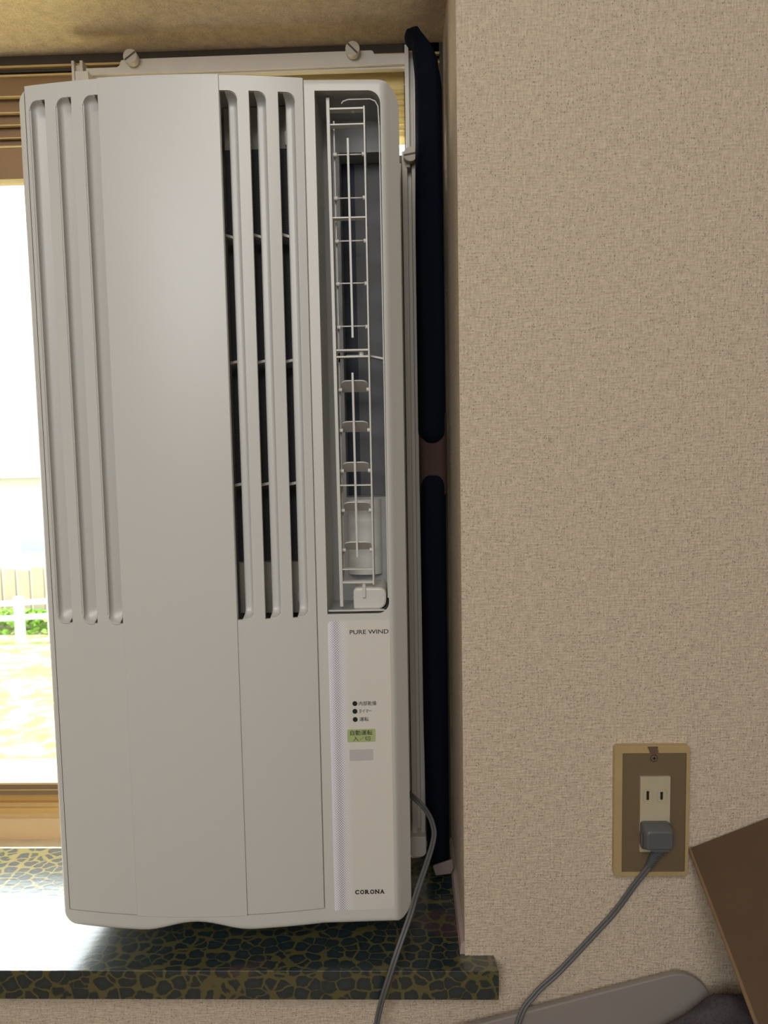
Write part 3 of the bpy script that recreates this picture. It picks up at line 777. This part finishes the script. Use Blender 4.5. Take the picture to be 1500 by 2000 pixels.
# ------------------------------------------------------------------ power cord with its plug
pc = thing('power_cord', (.171, -.01, .098), 'grey twin power cord plugged into the wall socket and running to the air conditioner', 'power cord')
pl = MB()
secs = [(-.0088, .1550, .1800, .1085, .1325), (-.0135, .1548, .1805, .1085, .1330), (-.0190, .1560, .1805, .1110, .1312), (-.0235, .1572, .1795, .1130, .1290)]
v = []
for (y, a, b, c_, d) in secs: v += [(p[0], y, p[1]) for p in rrect(a, b, c_, d, .0028, 4)]
m_ = len(v) // len(secs); f = [(i * m_ + k, i * m_ + (k + 1) % m_, (i + 1) * m_ + (k + 1) % m_, (i + 1) * m_ + k) for i in range(len(secs) - 1) for k in range(m_)]
f += [tuple(range(m_ - 1, -1, -1)), tuple(range((len(secs) - 1) * m_, len(secs) * m_))]
pl.add(v, f)
pl.prism([(.1573, .1150), (.1793, .1150), (.1765, .1112), (.1735, .1100), (.1635, .1100), (.1610, .1112)], 'y', -.0228, -.0115)
plo = pl.build('plug', M['plug'], pc, .0012, 3, 40)
MB().box(.1540, .1552, -.0170, -.0110, .1130, .1240).build('grip_ridge', M['plug'], plo, .0004)
MB().box(.1803, .1814, -.0190, -.0130, .1130, .1240).build('grip_ridge', M['plug'], plo, .0004)
MB().box(.1610, .1628, -.0088, -.006, .1115, .1185).box(.1731, .1749, -.0088, -.006, .1115, .1185).build('prong', M['chrome'], plo)
a = Vector((.1700, -.0175, .1125)); b = Vector((.1634, -.0135, .0930)); sr = MB(); pts = []; rs = []
for i in range(57):
    t = i / 56; pts.append(a.lerp(b, t) + Vector((-.0012 * t * t, 0, 0))); rs.append((.0052 - .0019 * t) * (1 if (i // 3) % 2 == 0 else .70))
sr.tube(pts, rs, 18); sr.build('strain_relief', M['plug'], pc, 0, 2, 30)
path = catmull([(-.058, .125, .104), (-.0442, .100, .1029), (-.0329, .090, .0956), (-.0259, .070, .0892), (-.0266, .052, .0795), (-.0426, .010, .0561), (-.0500, -.010, .0441),
                (-.0650, -.030, .0130), (-.0800, -.032, -.0380), (-.0850, -.036, -.0900), (-.070, -.046, -.160), (-.025, -.048, -.200), (.018, -.045, -.140),
                (.0440, -.0240, -.0500), (.0610, -.0150, -.0270), (.0850, -.0075, -.0095), (.1163, -.0048, .0235), (.1350, -.0046, .0453), (.1510, -.0090, .0730), (.1622, -.0135, .0925)], 10)
la, lb = [], []
for i, p in enumerate(path):
    t = (path[min(i + 1, len(path) - 1)] - path[max(i - 1, 0)]).normalized(); vw = (p - CAM).normalized(); s = t.cross(vw).normalized()
    s = (s + Vector((0, .25, 0))).normalized(); s = (s - s.dot(t) * t).normalized()
    la.append(p + s * .00128); lb.append(p - s * .00128)
MB().tube(la, .00138, 10).build('wire', M['cord'], pc, 0, 2, 60)
MB().tube(lb, .00138, 10).build('wire', M['cord'], pc, 0, 2, 60)

# ------------------------------------------------------------------ things in front of the wall, lower right
bo = MB()
ang = math.radians(14.2); L, H = .34, .30; ca, sa = math.cos(ang), math.sin(ang)
corner = Vector((.2180, 0, -.0030))
pts = []
for (u, w_) in rrect(-L, 0, -H, 0, (.01, .01, .030, .01), 10):
    pts.append((corner.x - .006 + u * ca - w_ * sa, corner.z - .001 + u * sa + w_ * ca))
n = len(pts); v = []
for d in (0, -.006):
    for (x, z) in pts: v.append((x, -.0030 + d - (max(0, -.0 - z)) * .12, z))
bo.add(v, [tuple(range(n)), tuple(range(2 * n - 1, n - 1, -1))] + [(i, i + n, (i + 1) % n + n, (i + 1) % n) for i in range(n)])
tb_ = bo.build('tilted_board', M['board'], None, .0012); tb_['label'] = 'pale grey flat board with rounded corner leaning on the wall below the socket'; tb_['category'] = 'board'

# fleece blanket: lumpy heap with short pile
bl = thing('fleece_blanket', (.25, -.12, -.2), 'fluffy dark grey fleece blanket heaped below the cardboard box', 'blanket')
v = []; f = []; nx, ny = 70, 40
def blz(x, y):
    return -.011 - ((x - .240) / .15) ** 2 * .14 - max(0, -(y + .075)) ** 1.4 * .9 + .007 * mnoise.noise(Vector((x * 30, y * 30, 1))) + .003 * mnoise.noise(Vector((x * 80, y * 80, 5)))
for i in range(nx + 1):
    for j in range(ny + 1):
        x = .12 + .24 * i / nx; y = -.022 - .122 * j / ny; e = min(1, (j / ny) / .12)
        v.append((x, y, blz(x, y) - (1 - math.sqrt(1 - (1 - e) ** 2)) * .03))
for i in range(nx):
    for j in range(ny):
        k = i * (ny + 1) + j; f.append((k, k + ny + 1, k + ny + 2, k + 1))
sub = MB().add(v, f); cl_ = sub.build('cloth', M['fluff'], bl, 0, 2, 80)
s = cl_.modifiers.new('s', 'SOLIDIFY'); s.thickness = .004; s.offset = -1
pv, pf = [], []
for q in range(9000):
    i = random.random(); j = random.random() ** 1.3; x = .122 + .235 * i; y = -.024 - .118 * j; jj = (-.022 - y) / .122; e = min(1, jj / .12)
    z = blz(x, y) - (1 - math.sqrt(1 - (1 - e) ** 2)) * .03 - .0005
    d = Vector((random.uniform(-1, 1), random.uniform(-1, .4), random.uniform(.4, 1.3))).normalized() * random.uniform(.0018, .0040); s = Vector((random.uniform(-1, 1), random.uniform(-1, 1), 0)).normalized() * .0003
    b0 = Vector((x, y, z)); k = len(pv); pv += [tuple(b0 - s), tuple(b0 + s), tuple(b0 + d)]; pf.append((k, k + 1, k + 2))
pile = MB().add(pv, pf); me = pile.mesh('pile', False); po_ = link('pile', me, M['fluff'], bl); po_['kind'] = 'stuff'

# cardboard box: near wall, open flap leaning back onto the wall
bx = thing('cardboard_box', (.35, -.2, -.3), 'brown cardboard box with its open flap leaning against the wall beside the socket', 'box')


def sheet(P, name, thick, m=M['cardboard'], nu=14, nv=14, bend=0.0, curl=0.0, parent=bx):
    A, B, C, D = [Vector(p) for p in P]; nrm = (B - A).cross(D - A).normalized(); v = []; f = []
    for s in (0, 1):
        for i in range(nu + 1):
            for j in range(nv + 1):
                u = i / nu; t = j / nv; p = (A.lerp(B, u)).lerp(D.lerp(C, u), t)
                p = p + nrm * (bend * math.sin(math.pi * t) + curl * (1 - u) ** 3 * math.sin(math.pi * t) + s * thick); v.append(p)
    K = (nu + 1) * (nv + 1)
    for i in range(nu):
        for j in range(nv):
            k = i * (nv + 1) + j; f.append((k, k + nv + 1, k + nv + 2, k + 1)); k += K; f.append((k, k + 1, k + nv + 2, k + nv + 1))
    rim_ = [i * (nv + 1) for i in range(nu + 1)] + [nu * (nv + 1) + j for j in range(1, nv + 1)] + [i * (nv + 1) + nv for i in range(nu - 1, -1, -1)] + [j for j in range(nv - 1, 0, -1)]
    for a_, b_ in zip(rim_, rim_[1:] + rim_[:1]): f.append((a_, b_, b_ + K, a_ + K))
    return MB().add(v, f).build(name, m, parent, 0, 2, 40)


A = (.2010, -.005, .1048); B = (.420, -.006, .195); D = (.2110, -.150, .0130); C = (.47, -.165, .020)
fo_ = sheet((A, B, C, D), 'flap', .0035, bend=-.006)
eg = [Vector(A).lerp(Vector(D), t) + Vector((0, 0, 0)) for t in [i / 14 for i in range(15)]]
nrm = (Vector(B) - Vector(A)).cross(Vector(D) - Vector(A)).normalized()
e2 = MB().tube([p + nrm * (-.006 * math.sin(math.pi * i / 14) + .0017) - Vector((.0006, 0, 0)) for i, p in enumerate(eg)], .0019, 8)
e2.build('flap_edge', M['cardedge'], fo_, 0, 2, 50)
sheet(((.2110, -.152, .0130), (.47, -.166, .020), (.47, -.170, -.5), (.2110, -.160, -.5)), 'side_panel', .004)
sheet(((.262, -.100, .080), (.47, -.110, .130), (.47, -.22, .03), (.285, -.20, .002)), 'inner_flap', .003)

# ------------------------------------------------------------------ outside
GZ = -2.95
la_ = MB(); v = []; f = []
for i in range(31):
    for j in range(31):
        x = -20 + 30 * i / 30; y = .8 + 24 * j / 30; v.append((x, y, GZ + .10 * mnoise.noise(Vector((x * .4, y * .4, 0))) + .013 * y))
for i in range(30):
    for j in range(30):
        k = i * 31 + j; f.append((k, k + 31, k + 32, k + 1))
lw_ = la_.add(v, f).build('lawn', M['lawn'], None, 0, 2, 60); lw_['kind'] = 'structure'
hs = thing('neighbour_house', (-10, 16, GZ), 'pale rendered house with low roof across the lawn', 'house')
MB().box(-14, -6.4, 14.7, 20, GZ - .3, .12).build('wall', M['house'], hs)
MB().prism([(14.2, .14), (17.3, 1.25), (20.4, .14), (20.4, .02), (14.2, .02)], 'x', -14.4, -6.0).build('roof', M['roof'], hs)
MB().box(-14.4, -6.0, 14.15, 14.25, -.02, .14).build('gutter', M['fence'], hs)
wf_ = MB().box(-7.95, -7.30, 14.66, 14.72, -1.60, -1.28).build('window_frame', M['fence'], hs); MB().box(-7.9, -7.35, 14.64, 14.67, -1.56, -1.32).build('pane', M['winblue'], wf_)
fn = thing('garden_fence', (-7, 12, GZ), 'low white post and rail fence in the garden', 'fence')
for i in range(7): MB().box(-8.9 + i * .52, -8.78 + i * .52, 11.7 + i * .12, 11.82 + i * .12, -2.8, -2.02).build('post', M['fence'], fn)
for z in (-2.16, -2.42):
    r_ = MB(); r_.add([(-9.2, 11.62, z), (-5.6, 12.5, z), (-5.6, 12.5, z + .08), (-9.2, 11.62, z + .08), (-9.2, 11.66, z), (-5.6, 12.54, z), (-5.6, 12.54, z + .08), (-9.2, 11.66, z + .08)],
                      [(0, 1, 2, 3), (4, 7, 6, 5), (0, 4, 5, 1), (3, 2, 6, 7), (0, 3, 7, 4), (1, 5, 6, 2)]); r_.build('rail', M['fence'], fn)
wfn = thing('board_fence', (-7, 13.4, GZ), 'weathered upright board fence beside the house', 'fence')
for i in range(12): MB().box(-7.9 + i * .27, -7.68 + i * .27, 13.4, 13.46, -3, -1.68 - .03 * (i % 3)).build('board', M['post'], wfn)
hd = MB(); bmv = []; 
for q in range(1100):
    a = random.uniform(0, 6.28); u = random.uniform(-1, 1); r = (1 - u * u) ** .5; c = Vector((-7.4 + r * math.cos(a) * 1.6, 13.0 + r * math.sin(a) * .22, -2.72 + u * .30)); d1 = Vector((random.uniform(-1, 1), random.uniform(-1, 1), random.uniform(-1, 1))).normalized() * .07
    d2 = d1.cross(Vector((random.uniform(-1, 1), random.uniform(-1, 1), random.uniform(-1, 1))).normalized()); hd.add([c - d1, c + d2, c + d1, c - d2], [(0, 1, 2, 3)])
me = hd.mesh('hedge', False); hdo = link('hedge', me, M['bush']); hdo['label'] = 'bright green low hedge under the white fence'; hdo['category'] = 'hedge'
